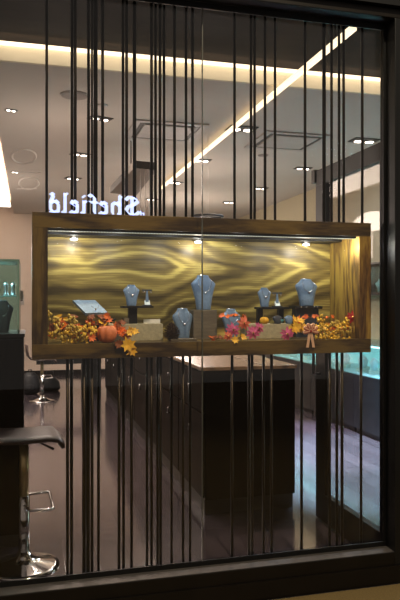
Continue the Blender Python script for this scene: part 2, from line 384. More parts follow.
# ---------------------------------------------------------------- sign reflected in the glass, built as glowing letters
def stroke_letters():
    # pen strokes in a unit cell (0..w, 0..1 x-height ~.62)
    G = {}
    G['S'] = (.72, [[(.62,.80),(.5,.95),(.22,.9),(.12,.74),(.28,.58),(.52,.46),(.6,.28),(.46,.08),(.2,.06),(.06,.22)], [(.36,.95),(.36,.06)]])
    G['h'] = (.56, [[(.1,1.0),(.14,.9),(.14,.12),(.2,.02)], [(.14,.5),(.3,.66),(.44,.54),(.44,.12),(.36,-.06)]])
    G['e'] = (.46, [[(.14,.34),(.36,.5),(.28,.66),(.12,.54),(.12,.16),(.24,.02),(.4,.14)]])
    G['f'] = (.42, [[(.36,.9),(.24,1.0),(.14,.86),(.14,.1),(.08,.0)], [(.0,.62),(.32,.62)]])
    G['i'] = (.28, [[(.06,.58),(.14,.66),(.14,.12),(.24,.02)], [(.12,.86),(.18,.92)]])
    G['l'] = (.28, [[(.06,.94),(.14,1.0),(.14,.12),(.24,.02)]])
    G['d'] = (.56, [[(.42,1.0),(.3,.9),(.42,.56),(.42,.14),(.3,.0),(.12,.14),(.12,.5),(.26,.64),(.42,.52)]])
    return G
G = stroke_letters()
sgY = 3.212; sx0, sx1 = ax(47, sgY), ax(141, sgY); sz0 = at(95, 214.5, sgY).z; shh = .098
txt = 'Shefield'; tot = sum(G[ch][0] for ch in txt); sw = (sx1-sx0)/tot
sg = thing('sign_reflection', 'blue-white glass reflection of a blackletter sign reading Shefield reversed, above the box', 'sign', (sx1, sgY, BZ1))
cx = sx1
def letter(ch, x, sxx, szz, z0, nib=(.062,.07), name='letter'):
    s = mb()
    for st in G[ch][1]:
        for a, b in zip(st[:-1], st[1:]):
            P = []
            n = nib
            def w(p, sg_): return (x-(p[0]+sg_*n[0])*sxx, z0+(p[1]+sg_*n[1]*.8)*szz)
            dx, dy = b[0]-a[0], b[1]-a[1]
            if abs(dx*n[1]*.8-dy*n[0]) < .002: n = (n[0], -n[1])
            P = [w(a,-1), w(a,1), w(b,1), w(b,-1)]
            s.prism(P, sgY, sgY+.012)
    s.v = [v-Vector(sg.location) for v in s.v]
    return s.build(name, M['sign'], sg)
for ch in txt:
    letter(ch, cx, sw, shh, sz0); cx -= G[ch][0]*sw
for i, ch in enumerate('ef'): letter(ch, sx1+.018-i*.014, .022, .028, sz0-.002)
o = mb().box(Vector((sx0, sgY+.002, sz0-.010))-sg.location, Vector((sx1, sgY+.010, sz0-.004))-sg.location).build('rail', M['blackm'], sg)  # rail and brackets added to carry the reflected letters
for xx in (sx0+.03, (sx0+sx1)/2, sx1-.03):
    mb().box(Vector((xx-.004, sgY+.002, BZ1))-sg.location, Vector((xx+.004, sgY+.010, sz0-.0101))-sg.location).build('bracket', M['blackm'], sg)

# ---------------------------------------------------------------- jewellery props inside the box
def bust(name, h, wd, label, px, basez, Y, m='bust', chain=True, rz=.12, group='necklace busts in the walnut box'):
    t = thing(name, label, 'necklace display', (0,0,0), group)
    pr = [(0,.27,.20,0),(.03,.28,.21,0),(.30,.33,.2,.0),(.55,.42,.18,.01),(.72,.5,.16,.015),(.76,.5,.15,.018),(.82,.42,.15,.025),(.90,.29,.14,.035),(.96,.235,.14,.04),(1.0,.225,.14,.04)]
    rings = []
    for z, a, b, oy in pr:
        ring = []
        for k in range(28):
            th = 2*PI*k/28; cs, sn = math.cos(th), math.sin(th)
            e = .75
            ring.append(Vector((wd*a*math.copysign(abs(cs)**e, cs), wd*b*math.copysign(abs(sn)**e, sn)+oy*h*1.5, z*h)))
        rings.append(ring)
    mb().loft(rings).build('torso', M[m], t, True)
    mb().lathe([(.19*wd, h*1.0005), (.185*wd, h*1.012), (.15*wd, h*1.016)], (0, .06*h, 0), 20, sy=.6).build('neck_cap', M['silver'], t, True)
    if chain:
        pts = []
        for k in range(15):
            a = PI*k/14; pts.append((wd*.27*math.cos(a), -wd*.155-.012*math.sin(a)*wd+.0*h, h*(.88-.36*math.sin(a))))
        o = mb().tube([(x, y-.004+.03*h*(1-abs(math.sin(PI*i/14))), z) for i, (x, y, z) in enumerate(pts)], .0013, 5).build('necklace', M['silver'], t, True)
        mb().lathe([(.0008, -.010), (.006, -.004), (.006, .002), (.001, .006)], (0, -wd*.19, h*.50), 10).build('pendant', M['silver'], o, True)
    t.location = (ax(px, Y), Y, basez); t.rotation_euler.z = rz
    return t
def tstand(label, px, basez, Y, h=.075, wd=.05):
    t = thing('earring_stand', label, 'earring stand', (ax(px, Y), Y, basez), 'earring stands in the walnut box')
    mb().box((-wd*.45, -.02, 0), (wd*.45, .02, .006)).build('base', M['bustd'], t, bevel=.001)
    mb().add([(-.009,-.008,.006),(.009,-.008,.006),(.009,.008,.006),(-.009,.008,.006),(-.004,-.004,h-.008),(.004,-.004,h-.008),(.004,.004,h-.008),(-.004,.004,h-.008)],[(0,3,2,1),(4,5,6,7),(0,1,5,4),(1,2,6,5),(2,3,7,6),(3,0,4,7)]).build('post', M['bust'], t)
    mb().box((-wd/2, -.006, h-.008), (wd/2, .006, h)).build('crossbar', M['bustd'], t, bevel=.001)
    for sx in (-1, 1): mb().ball((sx*wd*.38, -.009, h-.014), .004).build('earring', M['silver'], t, True)
    mb().add([(-.014,-.018,.006),(.014,-.018,.006),(.014,.0,.03),(-.014,.0,.03),(-.014,-.01,.006),(.014,-.01,.006),(.014,.003,.026),(-.014,.003,.026)],[(0,1,2,3),(7,6,5,4),(0,4,5,1),(3,2,6,7),(0,3,7,4),(1,5,6,2)]).build('ring_pad', M['cyan'], t)
    return t
def riser(name, px0, px1, z0, z1, Y, dep, m, label, group=None):
    x0, x1 = ax(px0, Y), ax(px1, Y)
    o = mb().box((x0, Y, z0), (x1, Y+dep, z1)).build(name, m, None, loc=((x0+x1)/2, Y+dep/2, z0), bevel=.002)
    return tag(o, label, 'display riser', group)
def ZY(px, py, Y): return at(px, py, Y).z
E = .0004
# left tilted tray
Y = 3.36
tr = thing('display_tray', 'tilted pale blue tray holding a small pendant, far left in the box', 'jewellery tray', (ax(90, Y), Y, FZ+E))
L = tr.location
a, b_, c_, d_ = at(72.5, 300, 3.50)-L, at(95, 300, 3.50)-L, at(108, 312.5, 3.38)-L, at(85.5, 313, 3.38)-L
th = Vector((0, .006, -.012))
mb().add([a,b_,c_,d_,a+th,b_+th,c_+th,d_+th],[(0,1,2,3),(7,6,5,4),(0,4,5,1),(1,5,6,2),(2,6,7,3),(3,7,4,0)]).build('pad', mat('tray_pale_blue', (158,184,208), .45, 0, .1, 60), tr)
mb().box((-.05, .03, .0), (.05, .12, .085)).build('stand', M['black'], tr, bevel=.002)
p0 = (c_+d_)*.45+(a+b_)*.05
mb().ball(p0+Vector((.0,-.006,.01)), .005, sz=1.4).build('pendant', M['silver'], tr, True)
mb().tube([p0+Vector((-.02,.02,.03)), p0+Vector((-.008,-.003,.016)), p0+Vector((.0,-.006,.012)), p0+Vector((.014,-.003,.02)), p0+Vector((.02,.02,.036))], .001, 5).build('chain', M['silver'], tr, True)
st = thing('watch_stand', 'small black stand with looped arms beside the pale blue tray', 'stand', (ax(113.5, 3.42), 3.515, FZ+E))
mb().box((-.018,-.018,0), (.018,.018,.085)).build('block', M['black'], st, bevel=.002)
mb().tube([(0,0,.085),(0,0,.105)], .005).build('post', M['black'], st)
mb().tube([(-.024,0,.112),(-.012,0,.104),(.012,0,.104),(.024,0,.112)], .006).build('arm', M['black'], st, True)
# beige low platform left
riser('platform_riser', 106, 163, FZ+E, ZY(135, 324, 3.34), 3.34, .14, M['linen'], 'long low linen covered platform on the left side of the box')
zt = ZY(135, 324, 3.34)+E
tb = thing('display_table', 'small black T-shaped riser on the left linen platform', 'display riser', (ax(137, 3.38), 3.38, zt), 'black table risers')
z2 = ZY(137, 306, 3.38)-zt
mb().box((-.083, -.035, z2-.010), (.083, .05, z2)).build('top', M['black'], tb, bevel=.001)
mb().box((-.045, -.01, 0), (-.0, .03, z2-.0105)).build('post', M['black'], tb)
mb().box((-.07, -.02, 0), (-.0455, .03, .03)).build('foot', M['greyw'], tb)
tT = zt+z2+E
bust('necklace_bust', .112, .088, 'small slate blue bust on the black riser left of centre', 131.5, tT, 3.40)
tstand('small T-bar earring stand beside the left small bust', 147, tT, 3.40, .088, .052)
card = mb().box((ax(143.5,3.40), 3.395, zt), (ax(160,3.40), 3.400, zt+.022)).build('name_card', M['white'], None, loc=(ax(151,3.4), 3.397, zt)); tag(card, 'blank white card leaning on the left linen platform', 'card')
# centre
bust('necklace_bust', .168, .118, 'slate blue bust low on the box floor left of the grey block', 183, FZ+E, 3.40)
zb = ZY(204, 310, 3.38)
riser('block_riser', 193.5, 217, FZ+E, zb, 3.38, .11, M['greyw'], 'square grey wood block under the tallest central bust')
riser('block_riser', 171, 197, FZ+E, FZ+.012, 3.25, .09, M['greyw'], 'thin grey slab in front of the low left bust')
bust('necklace_bust', .19, .142, 'tall slate blue bust raised on the square grey block', 203.5, zb+E, 3.44)
bust('necklace_bust', .165, .112, 'slate blue bust low on the floor right of the grey block', 231.5, FZ+E, 3.40)
# right platform
riser('platform_riser', 247, 291, FZ+E, ZY(270, 324, 3.34), 3.34, .12, M['linen'], 'long low linen covered platform on the right side of the box')
zr = ZY(270, 324, 3.34)+E
tb = thing('display_table', 'small black legged riser on the right linen platform', 'display riser', (ax(272, 3.40), 3.40, zr), 'black table risers')
z3 = ZY(272, 307, 3.40)-zr
mb().box((-.09, -.035, z3-.012), (.09, .045, z3)).build('top', M['black'], tb, bevel=.001)
for sx in (-.08, .045): mb().box((sx, .01, 0), (sx+.03, .04, z3-.0125)).build('leg', M['black'], tb)
zq = zr+z3+E
bust('necklace_bust', .108, .082, 'small slate blue bust on the black legged riser', 264.5, zq, 3.42)
tstand('small T-bar earring stand beside the right small bust', 277, zq, 3.41, .082, .055)
bw = mb().lathe([(.012,0),(.02,.006),(.034,.022),(.031,.022),(.016,.008),(.001,.006)], (0,0,0), 20).build('dish', M['teal'], None, True); bw.location = (ax(277,3.40), 3.375, zr); tag(bw, 'small teal dish under the black legged riser', 'dish')
for px, mm, lb_ in ((277.5,'bustd','tiny charcoal bust at the front of the right platform'), (289,'bust','tiny pale blue bust at the right end of the right platform')):
    bust('mini_bust', .045, .062, lb_, px, zr if px < 288 else zr, 3.352, mm, False, group='tiny busts on the right platform')
zc = ZY(306, 306, 3.40)
rs = thing('block_riser', 'dark open riser under the large right-hand bust', 'display riser', (ax(306,3.44), 3.44, FZ+E))
mb().box((-.085,-.04,zc-FZ-.018), (.085,.05,zc-FZ-E)).build('top', M['black'], rs, bevel=.001)
mb().box((-.07,-.02,0), (.07,.04,zc-FZ-.0185)).build('body', M['bustd'], rs)
for k in (-.05,-.015,.03,.05): mb().ball((k, -.045, zc-FZ-.007), .004).build('stud', M['silver'], rs, True)
bust('necklace_bust', .155, .142, 'wide slate blue bust furthest right, on the dark riser', 306.5, zc+E, 3.45)

# pinecone
pc = thing('pinecone', 'brown pinecone standing between platform and low bust', 'pinecone', (ax(171.5, 3.285), 3.285, FZ+.006))
mb().lathe([(.01,0),(.026,.02),(.026,.05),(.006,.088)], (0,0,0), 14).build('core', M['cone'], pc, True)
s = mb()
for i in range(90):
    f = i/90; z = .006+f*.084; r = .045*math.sin(PI*min(1, (.22+f*.78)))**.7*(1 if f < .6 else 1.1-f*.3); a = i*2.4
    d0 = Vector((math.cos(a), math.sin(a), 0)); t0 = Vector((-math.sin(a), math.cos(a), 0)); up_ = Vector((0,0,1))
    p = d0*r+up_*(z+.004); q = d0*(r*.3)+up_*z
    s.add([q-t0*.004, q+t0*.004, p+t0*.008, p+d0*.004, p-t0*.008, q-up_*.003, p-up_*.004], [(0,1,2,3,4),(0,4,6,5),(1,5,6,2),(4,3,6),(3,2,6)])
s.build('scales', M['cone'], pc)
# pumpkin
pk = thing('pumpkin', 'small ribbed orange pumpkin among the leaves on the left', 'pumpkin', (ax(107, 3.25), 3.255, FZ+.001))
prf = [(.004,.012),(.026,.0),(.044,.016),(.052,.042),(.048,.068),(.032,.084),(.010,.079)]
mb().lathe(prf, (0,0,0), 48, rib=.16, ribk=8).build('flesh', M['pump'], pk, True)
mb().tube([(0,0,.077),(.002,-.004,.09),(.008,-.008,.102)], [.007,.005,.004]).build('stem', M['stem'], pk, True)
g = thing('gourd', 'small round yellow gourd on the right linen platform', 'gourd', (ax(265, 3.352), 3.363, zr))
mb().lathe([(.004,.003),(.018,0),(.026,.012),(.027,.022),(.02,.034),(.006,.038)], (0,0,0), 40, rib=.1, ribk=10).build('flesh', M['gourd'], g, True)
mb().tube([(0,0,.034),(.003,0,.046)], .003).build('stem', M['stem'], g)
# leaves
def leaves(name, label, cat, px, py, Y, mats, n, spread, size, kind='maple', seed=1, group='autumn foliage in the walnut box', lay=False):
    rnd = random.Random(seed); base = at(px, py, Y)
    t = thing(name, label, cat, base, group)
    mb().tube([(-spread[0]*.8,0,-.004),(-spread[0]*.2,.006,0),(spread[0]*.8,0,-.003)], .0018, 5).build('stem', M['stem'], t)
    for i in range(n):
        p = (rnd.uniform(-1,1)*spread[0], rnd.uniform(-1,1)*spread[1], rnd.uniform(-1,1)*spread[2])
        mb().leaf((0,0,0), size*rnd.uniform(.75,1.2), (rnd.uniform(-1,1), rnd.uniform(0,6.28)), rnd.uniform(.5,1.5), kind=kind).build('leaf' if kind == 'maple' else 'petal', M[rnd.choice(mats)], t).location = p
    rest(t, FZ+.0006); return t
def leafthing(label, px, py, Y, m, size, rot, tilt, grp='single autumn leaves', kind='maple'):
    o = mb().leaf((0,0,0), size, rot, tilt, kind=kind).build('autumn_leaf', M[m]); o.location = at(px, py, Y); tag(o, label, 'leaf', grp); return o
leaves('leaf_spray', 'spray of orange and brown leaves behind the golden berries, far left', 'leaves', 72, 331, 3.27, ['lb','lo','ly','lb'], 26, (.11,.02,.035), .055, seed=3)
leaves('leaf_spray', 'golden brown leaves arching above the orange pumpkin', 'leaves', 99, 320, 3.27, ['ly','lo','lb','lb'], 18, (.05,.015,.022), .045, seed=5)
leaves('leaf_spray', 'orange and red leaves lying before the left linen platform', 'leaves', 131, 333, 3.26, ['lo','lo','lb','ly'], 8, (.045,.012,.012), .05, seed=8)
leaves('leaf_spray', 'dull gold leaves between the pale blue tray and the left wall of the box', 'leaves', 66, 322, 3.30, ['ly','berry2','lb'], 12, (.05,.015,.03), .055, 'oval', seed=31)
leaves('leaf_spray', 'rust brown leaves just right of the orange pumpkin', 'leaves', 118, 328, 3.30, ['lb','lo','lb'], 9, (.025,.012,.03), .05, seed=33)
leaves('leaf_spray', 'golden leaves crowded left of the striped bow', 'leaves', 298, 324, 3.285, ['ly','ly','lo'], 9, (.035,.012,.03), .055, seed=35)
leafthing('large golden leaf drooping over the front edge beneath the pumpkin', 128, 345, 3.192, 'ly', .085, (.1, .3), 1.35)
leafthing('yellow leaf hanging lowest over the front edge right of the pumpkin', 132, 351, 3.192, 'gourd', .06, (-.2, 2.2), 1.4)
leafthing('brown leaf under the pumpkin at the front edge', 119, 344, 3.192, 'lb', .055, (0, 1.2), 1.4)
leafthing('small orange leaf left of the pumpkin', 92, 338, 3.215, 'lo', .05, (.2, 1), 1.2)
# berry sprigs
def sprig(label, px0, py0, px1, py1, Y, m, n, seed, rad=.0078, wid=.022):
    rnd = random.Random(seed); a = at(px0, py0, Y); b = at(px1, py1, Y+.01)
    t = thing('berry_sprig', label, 'berry sprig', a, 'golden berry sprigs in the walnut box'); d = b-a
    mb().tube([(0,0,0), d*.5+Vector((0,-.004,.006)), d], [.002,.0016,.001], 5).build('stem', M['stem'], t)
    s = mb(); tw = mb()
    for i in range(n):
        f = (i+.5)/n; c0 = d*f+Vector((0,-.004,.006))*(4*f*(1-f)); off = Vector((rnd.uniform(-1,1), rnd.uniform(-.6,.6), rnd.uniform(-1,1)))*wid*(1.1-.5*f)
        s.ball(c0+off, rad*rnd.uniform(.7,1.15), 7, 5, 1.2); tw.tube([c0, c0+off], .0008, 4)
    s.build('berries', M[m], t, True); tw.build('twigs', M['stem'], t); rest(t, FZ+.0006)
for i, a in enumerate([
    ('olive gold berry sprig rising steeply at the left end of the box', 62, 340, 50, 311, 'berry2'),
    ('berry sprig pointing to the lower left corner of the box', 74, 338, 49, 336, 'berry'),
    ('berry sprig leaning over the left side at mid height', 78, 336, 54, 322, 'berry2'),
    ('upright berry sprig in front of the pale blue tray', 82, 338, 70, 317, 'berry2'),
    ('berry sprig reaching right towards the pumpkin', 66, 338, 92, 326, 'berry'),
    ('berry sprig lying along the front edge left of the pumpkin', 62, 343, 90, 338, 'berry2'),
    ('short berry sprig directly left of the pumpkin', 84, 341, 97, 328, 'berry')]):
    sprig(*a[:5], 3.225+.012*(i % 3), a[5], 24, 20+i)
for i, a in enumerate([
    ('berry sprig pointing up beside the striped bow', 318, 336, 322, 316, 'berry'),
    ('berry sprig rising to the red bloom on the right', 330, 338, 348, 318, 'berry'),
    ('long berry sprig reaching the right wall of the box', 325, 338, 358, 329, 'berry2'),
    ('berry sprig along the front edge at the right end', 320, 342, 352, 340, 'berry'),
    ('berry sprig over the middle of the right arrangement', 318, 334, 340, 322, 'berry2'),
    ('berry sprig tucked lowest at the right arrangement', 316, 340, 344, 333, 'berry')]):
    sprig(*a[:5], 3.225+.012*(i % 3), a[5], 26, 60+i)
leaves('leaf_spray', 'yellow and orange leaves backing the berries at the right end', 'leaves', 333, 328, 3.29, ['ly','lo','ly','lb'], 20, (.10,.015,.022), .05, seed=12)
leaves('leaf_spray', 'orange leaf garland laid on the back right of the box', 'leaves', 318, 317, 3.36, ['lo','salmon','lo'], 12, (.09,.008,.006), .028, seed=14)
leaves('leaf_spray', 'orange leaf garland around the bust right of centre', 'leaves', 231, 316, 3.325, ['lo','salmon','lb'], 11, (.085,.006,.006), .028, seed=15)
leaves('leaf_spray', 'small orange leaves on the floor below the grey block', 'leaves', 214, 338, 3.24, ['lo','salmon','lb'], 7, (.035,.01,.005), .03, seed=16)
leafthing('big upright golden leaf at the left of the striped bow', 296, 327, 3.24, 'ly', .075, (.2, .4), 1.3)
leafthing('bright yellow leaf at the front below the pink flowers', 235, 340, 3.205, 'ly', .05, (0, 1.4), 1.1)
leafthing('second yellow leaf right of the bright yellow leaf', 243, 337, 3.215, 'gourd', .045, (.3, 2.5), 1.1)
# flowers
def flower(label, px, py, Y, m, size, seed):
    rnd = random.Random(seed); t = thing('silk_flower', label, 'flower', at(px, py, Y), 'silk flowers in the walnut box')
    for k in range(9):
        a = 2*PI*k/9+rnd.uniform(-.2,.2); R = Matrix.Rotation(a, 3, 'Y')
        p = mb().leaf((0,0,0), size*rnd.uniform(.8,1.1), (0,0), PI/2-.35, kind='oval'); p.v = [R@(v+Vector((0,0,size*.42))) for v in p.v]; p.build('petal', M[m], t)
    mb().ball((0,-.006,0), size*.16).build('centre', M['gold'], t, True)
for a in [('magenta flower in front of the bust right of centre', 233, 330, 3.26, 'pink', .045, 1), ('salmon flower left of the right linen platform', 244, 323, 3.285, 'salmon', .042, 2),
          ('magenta flower below the salmon flower', 253, 333, 3.24, 'pink', .045, 3), ('small magenta flower at the left edge of that cluster', 259, 328, 3.27, 'pink', .036, 4),
          ('pale magenta flower lying before the right linen platform', 287, 334, 3.23, 'pink', .045, 5), ('deep red flower at the far right end above the berries', 352, 317, 3.27, 'lr', .04, 6),
          ('salmon flower low beside the yellow leaf', 228, 336, 3.23, 'salmon', .03, 7)]:
    flower(*a)
# bow
bo = thing('ribbon_bow', 'peach bow with red stripes and hanging tails at the front edge', 'bow', at(310, 331, 3.196))
for k, ang in enumerate((-100, -62, -25, 25, 62, 100, 0)):
    R = Matrix.Rotation(math.radians(ang), 3, 'Y'); ln = .046 if k < 6 else .036
    lp = mb().loft([[R@Vector((wx*w2_, -.004-dd, zz)) for wx, dd in ((-1,.004),(-.5,.009),(0,.011),(.5,.009),(1,.004),(0,.002))] for zz, w2_ in ((.003,.003),(.3*ln,.008),(.65*ln,.0125),(.9*ln,.010),(ln,.004))]).build('loop', M['ribbon'], bo, True)
    for wx in (-.5, .5):
        mb().loft([[R@Vector((wx*w2_+q_, -.0145+e_, zz)) for q_, e_ in ((-.0014,0),(.0014,0),(.0014,.003),(-.0014,.003))] for zz, w2_ in ((.25*ln,.008),(.65*ln,.0125),(.92*ln,.009))]).build('stripe', M['ribbond'], lp)
for sx in (-1, 1):
    pl = [Vector((sx*.004,-.006,0)), Vector((sx*.010,-.008,-.04)), Vector((sx*.018,-.007,-.088))]
    s = mb(); w_ = .0075
    s.loft([[p+Vector((-w_,0,0)), p+Vector((w_,0,0)), p+Vector((w_,.0015,0)), p+Vector((-w_,.0015,0))] for p in pl]); s.build('tail', M['ribbon'], bo)
mb().ball((0,-.008,0), .010).build('knot', M['ribbond'], bo, True)

# ---------------------------------------------------------------- bar stools
def stool(label, seat_h):
    t = thing('bar_stool', label, 'stool', (0,0,0), 'adjustable bar stools')
    mb().lathe([(.195,0),(.195,.008),(.17,.016),(.09,.036),(.045,.06),(.032,.09)], (0,0,0), 40).build('base', M['chrome'], t, True)
    mb().lathe([(.03,.09),(.03,.40)], (0,0,0), 20).build('outer_tube', M['chrome'], t, True)
    mb().lathe([(.025,.401),(.025,seat_h-.05)], (0,0,0), 20).build('gas_lift', M['lift'], t, True)
    z = .3
    mb().tube([(.0,-.03,.35),(.03,-.12,.35),(.13,-.135,.35),(.15,-.12,.35),(.15,.12,.37),(.13,.135,.37),(.03,.12,.37),(.0,.03,.37)], .008, 8).build('footrest', M['chrome'], t, True)
    mb().tube([(.02,0,seat_h-.045),(.09,-.03,seat_h-.06),(.16,-.05,seat_h-.095)], [.005,.005,.008], 8).build('lever', M['black'], t, True)
    mb().box((-.08,-.08,seat_h-.05), (.08,.08,seat_h-.035)).build('plate', M['black'], t, bevel=.003)
    pr = [(-.235,.21),(-.232,.13),(-.215,.055),(-.18,.014),(-.12,0),(0,-.004),(.12,.0),(.17,-.006),(.195,-.03),(.20,-.05)]
    rings = []
    for i, (x, zz) in enumerate(pr):
        x2, z2_ = pr[min(i+1, len(pr)-1)]; x1_, z1_ = pr[max(i-1, 0)]
        n = Vector((-(z2_-z1_), 0, x2-x1_)).normalized(); wy = .19 if 0 < i < len(pr)-1 else .175
        if i <= 1: wy -= .02
        tk = .017; c0 = Vector((x, 0, seat_h+zz-.015)); ring = []
        for yy, k in ((-wy,-.5),(-wy-.006,0),(-wy,.6),(-wy*.6,1),(0,.8),(wy*.6,1),(wy,.6),(wy+.006,0),(wy,-.5),(wy*.5,-1),(-wy*.5,-1)):
            ring.append(c0+Vector((0,yy,0))+n*tk*k)
        rings.append(ring)
    mb().loft(rings).build('seat', M['seat'], t, True)
    return t
st1 = stool('chrome bar stool with dark leather seat nearest the window, left', .755)
st1.location = (-.03, 3.76, 0)
# low back hidden on the near stool: turn it a little so the seat shows its side
st1.rotation_euler.z = .05
st2 = stool('bar stool further back beside the black bags', .64)
P = atz(42, 401, 0); st2.location = (P.x, P.y, 0); st2.rotation_euler.z = .1; st2.scale = (.95,.95,1)

# ---------------------------------------------------------------- left cabinet and vitrine
cb0 = thing('cabinet', 'tall dark cabinet under the glass vitrine at the far left', 'cabinet', (-.5, 4.3, 0))
CX1 = ax(23.5, 4.04)
def lb(parent, name, a, b, m, bevel=0): return mb().box(Vector(a)-parent.location, Vector(b)-parent.location).build(name, m, parent, bevel=bevel)
lb(cb0, 'body', (-.95, 4.06, .08), (CX1, 4.6, 1.275), M['dark']); lb(cb0, 'toe_kick', (-.93, 4.09, 0), (CX1-.02, 4.58, .0795), M['black'])
lb(cb0, 'top', (-.96, 4.04, 1.2755), (CX1+.008, 4.61, 1.296), M['black'], .002)
lb(cb0, 'door', (-.93, 4.045, .1), (-.48, 4.0595, 1.26), M['dark']); dd = lb(cb0, 'door', (-.47, 4.045, .1), (CX1-.01, 4.0595, 1.26), M['dark'])
mb().tube([(-.44+.5,4.044-4.3,1.1),(-.44+.5,4.02-4.3,1.1),(-.44+.5,4.02-4.3,.95),(-.44+.5,4.044-4.3,.95)], .005).build('handle', M['steel'], dd, True)
vt = thing('vitrine', 'glass vitrine with green edges standing on the far left cabinet', 'display case', (-.5, 4.3, 1.2965))
VX1 = ax(19.5, 4.06); vz0, vz1 = 1.2965, 1.735
for x in (-.92, VX1-.012):
    for y in (4.06, 4.55): lb(vt, 'edge_post', (x, y, vz0), (x+.012, y+.012, vz1), M['gedge'])
lb(vt, 'lid', (-.92, 4.06, vz1+.0005), (VX1, 4.562, vz1+.012), M['gedge'])
lb(vt, 'front_pane', (-.907, 4.062, vz0), (VX1-.013, 4.067, vz1), M['cglass']); lb(vt, 'side_pane', (VX1-.006, 4.073, vz0), (VX1-.001, 4.549, vz1), M['cglass'])
lb(vt, 'back_pane', (-.907, 4.556, vz0), (VX1-.013, 4.561, vz1), M['cglass']); lb(vt, 'shelf', (-.907, 4.35, 1.52), (VX1-.013, 4.55, 1.526), M['gedge'])
lb(vt, 'lock', (VX1+.0, 4.3, 1.50), (VX1+.02, 4.33, 1.56), M['steel'])
bust('necklace_bust', .2, .13, 'dark blue bust inside the glass vitrine at the far left', 3, 1.2975, 4.28, 'bustd', True, group='busts in the left vitrine')
for k, px in enumerate((6, 13)):
    o = mb().lathe([(.022,0),(.018,.01),(.01,.05),(.018,.075),(.002,.095)], (0,0,0), 14).build('glint_cone', M['silver'], None, True); o.location = (ax(px, 4.45), 4.45, 1.5265)  # cones added to give white glints in the vitrine
    tag(o, ('silver cone added as a glint on the vitrine shelf, left one of two', 'silver cone added as a glint on the vitrine shelf, right one of two')[k], 'glint cone', 'glint cones in the left vitrine')
light('POINT', 'vitrine_fill', (-.3, 4.3, 1.70), 3, (.7,.95,1), .02)  # point fill added without a fitting, brightens the vitrine

# ---------------------------------------------------------------- centre counter
KX0, KX1, KY0 = 1.165, 1.86, 4.345; KH = 1.03; U = .75
ck = thing('counter_cabinet', 'x', 'cabinet', (KX0, KY0, 0), 'dark counter cabinets in the long row')
mb().box((.018, .012, .0), (KX1-KX0-.012, U-.003, .0995)).build('toe_kick', M['black'], ck)
mb().box((.02, 0, .1), (KX1-KX0, U-.002, KH-.025)).build('body', M['darkh'], ck, bevel=.002)
for (z0, z1, nm, hz) in ((.115, .70, 'door', .56), (.712, KH-.04, 'drawer', .86)):
    dr = mb().box((0, .01, z0), (.0195, U-.012, z1)).build(nm, M['dark'], ck, bevel=.002)
    if nm == 'door':
        h_ = mb().tube([(-.0005,U*.42,hz+.02),(-.02,U*.42,hz+.02),(-.022,U*.42,hz-.02),(-.0005,U*.42,hz-.025)], .008).build('handle', M['chrome'], dr, True)
        h_['label'] = 'chrome hanging pull'
    else:
        mb().lathe([(.008,0),(.012,.004),(.012,.01)], (0,0,0), 14).build('knob', M['chrome'], dr, True)
        k = kids(dr)[0]; k.rotation_euler.y = -PI/2; k.location = (-.0005, U*.5, hz)
nlab = ['nearest the window', 'second from the window', 'third from the window', 'fourth from the window', 'fifth from the window', 'sixth from the window', 'seventh from the window', 'at the far end']
for i in range(8):
    place(ck, i == 0, (KX0, KY0+U*i, 0), 'glossy dark counter cabinet with chrome pull, %s' % nlab[i])
wt = thing('worktop', 'long beige counter top on the dark cabinet row', 'counter top', (KX0, KY0, KH-.024))
mb().box((-.01, -.01, 0), (KX1-KX0+.01, 8*U, .024)).build('slab', M['top'], wt, bevel=.002)
mb().box((.46, .02, .0242), (.475, 8*U-.1, .028)).build('reflection_strip', M['chrome'], wt)  # bright strip drawn for a reflected line on the slab

# ---------------------------------------------------------------- right display cases
RX0, RX1 = 3.56, 4.17; UL = 1.15
rc = thing('display_case', 'x', 'display case', (RX0, 5.5, 0), 'glass topped cases along the right wall')
mb().box((.0, 0, .06), (RX1-RX0, UL-.004, .66)).build('base', M['darkcase'], rc, bevel=.002)
mb().box((.03, .02, 0), (RX1-RX0, UL-.02, .0595)).build('toe_kick', M['black'], rc)
mb().box((.002, .0, .6605), (.008, UL-.004, 1.0)).build('front_pane', M['cglass'], rc)
mb().box((.002, .0, 1.0005), (RX1-RX0, UL-.004, 1.012)).build('top_pane', M['cglass'], rc)
mb().box((RX1-RX0-.02, .0, .6605), (RX1-RX0, UL-.004, 1.0)).build('back', emis('case_back_glow', (150,214,226), .55), rc)  # glow added to the back panel to brighten the case
mb().box((.02, .02, .6605), (RX1-RX0-.021, UL-.02, .668)).build('deck', M['cyan'], rc)
mb().box((.012, .0, .985), (.03, UL-.004, .9995)).build('light_bar', emis('case_led', (190,238,255), 5), rc)
sp_ = thing('jewellery_stand', 'x', 'jewellery stand', (0,0,0), 'white jewellery stands in the right wall cases')
mb().box((-.05,-.05,0), (.05,.05,.04)).build('block', M['white'], sp_, bevel=.002)
mb().lathe([(.03,.0405),(.04,.09),(.055,.14),(.03,.165),(.02,.19)], (0,0,0), 16, sy=1).build('neck_form', M['cyan'], sp_, True)
n = 0
for i in range(5):
    yy = 5.5+UL*i
    place(rc, i == 0, (RX0, yy, 0), 'cyan lit glass case on dark base by right wall, %s from window' % ORD[i])
    for j in range(5):
        place(sp_, n == 0, (RX0+.18+.16*(j % 2), yy+.12+j*.22, .669), 'white neck-form stand, %s from window in the %s lit case' % (ORD[j], ORD[i]), rz=.3*j, sc=[1, .8, 1.1, .7, .95][j]); n += 1
wc = thing('wall_case', 'dark shallow wall case with jewellery above the right display cases', 'display case', (4.0, 6.2, 1.58))
lb(wc, 'back', (4.17, 5.7, 1.56), (4.199, 11, 1.95), M['darkcase']); lb(wc, 'top', (3.98, 5.7, 1.93), (4.1695, 11, 1.95), M['darkcase'])
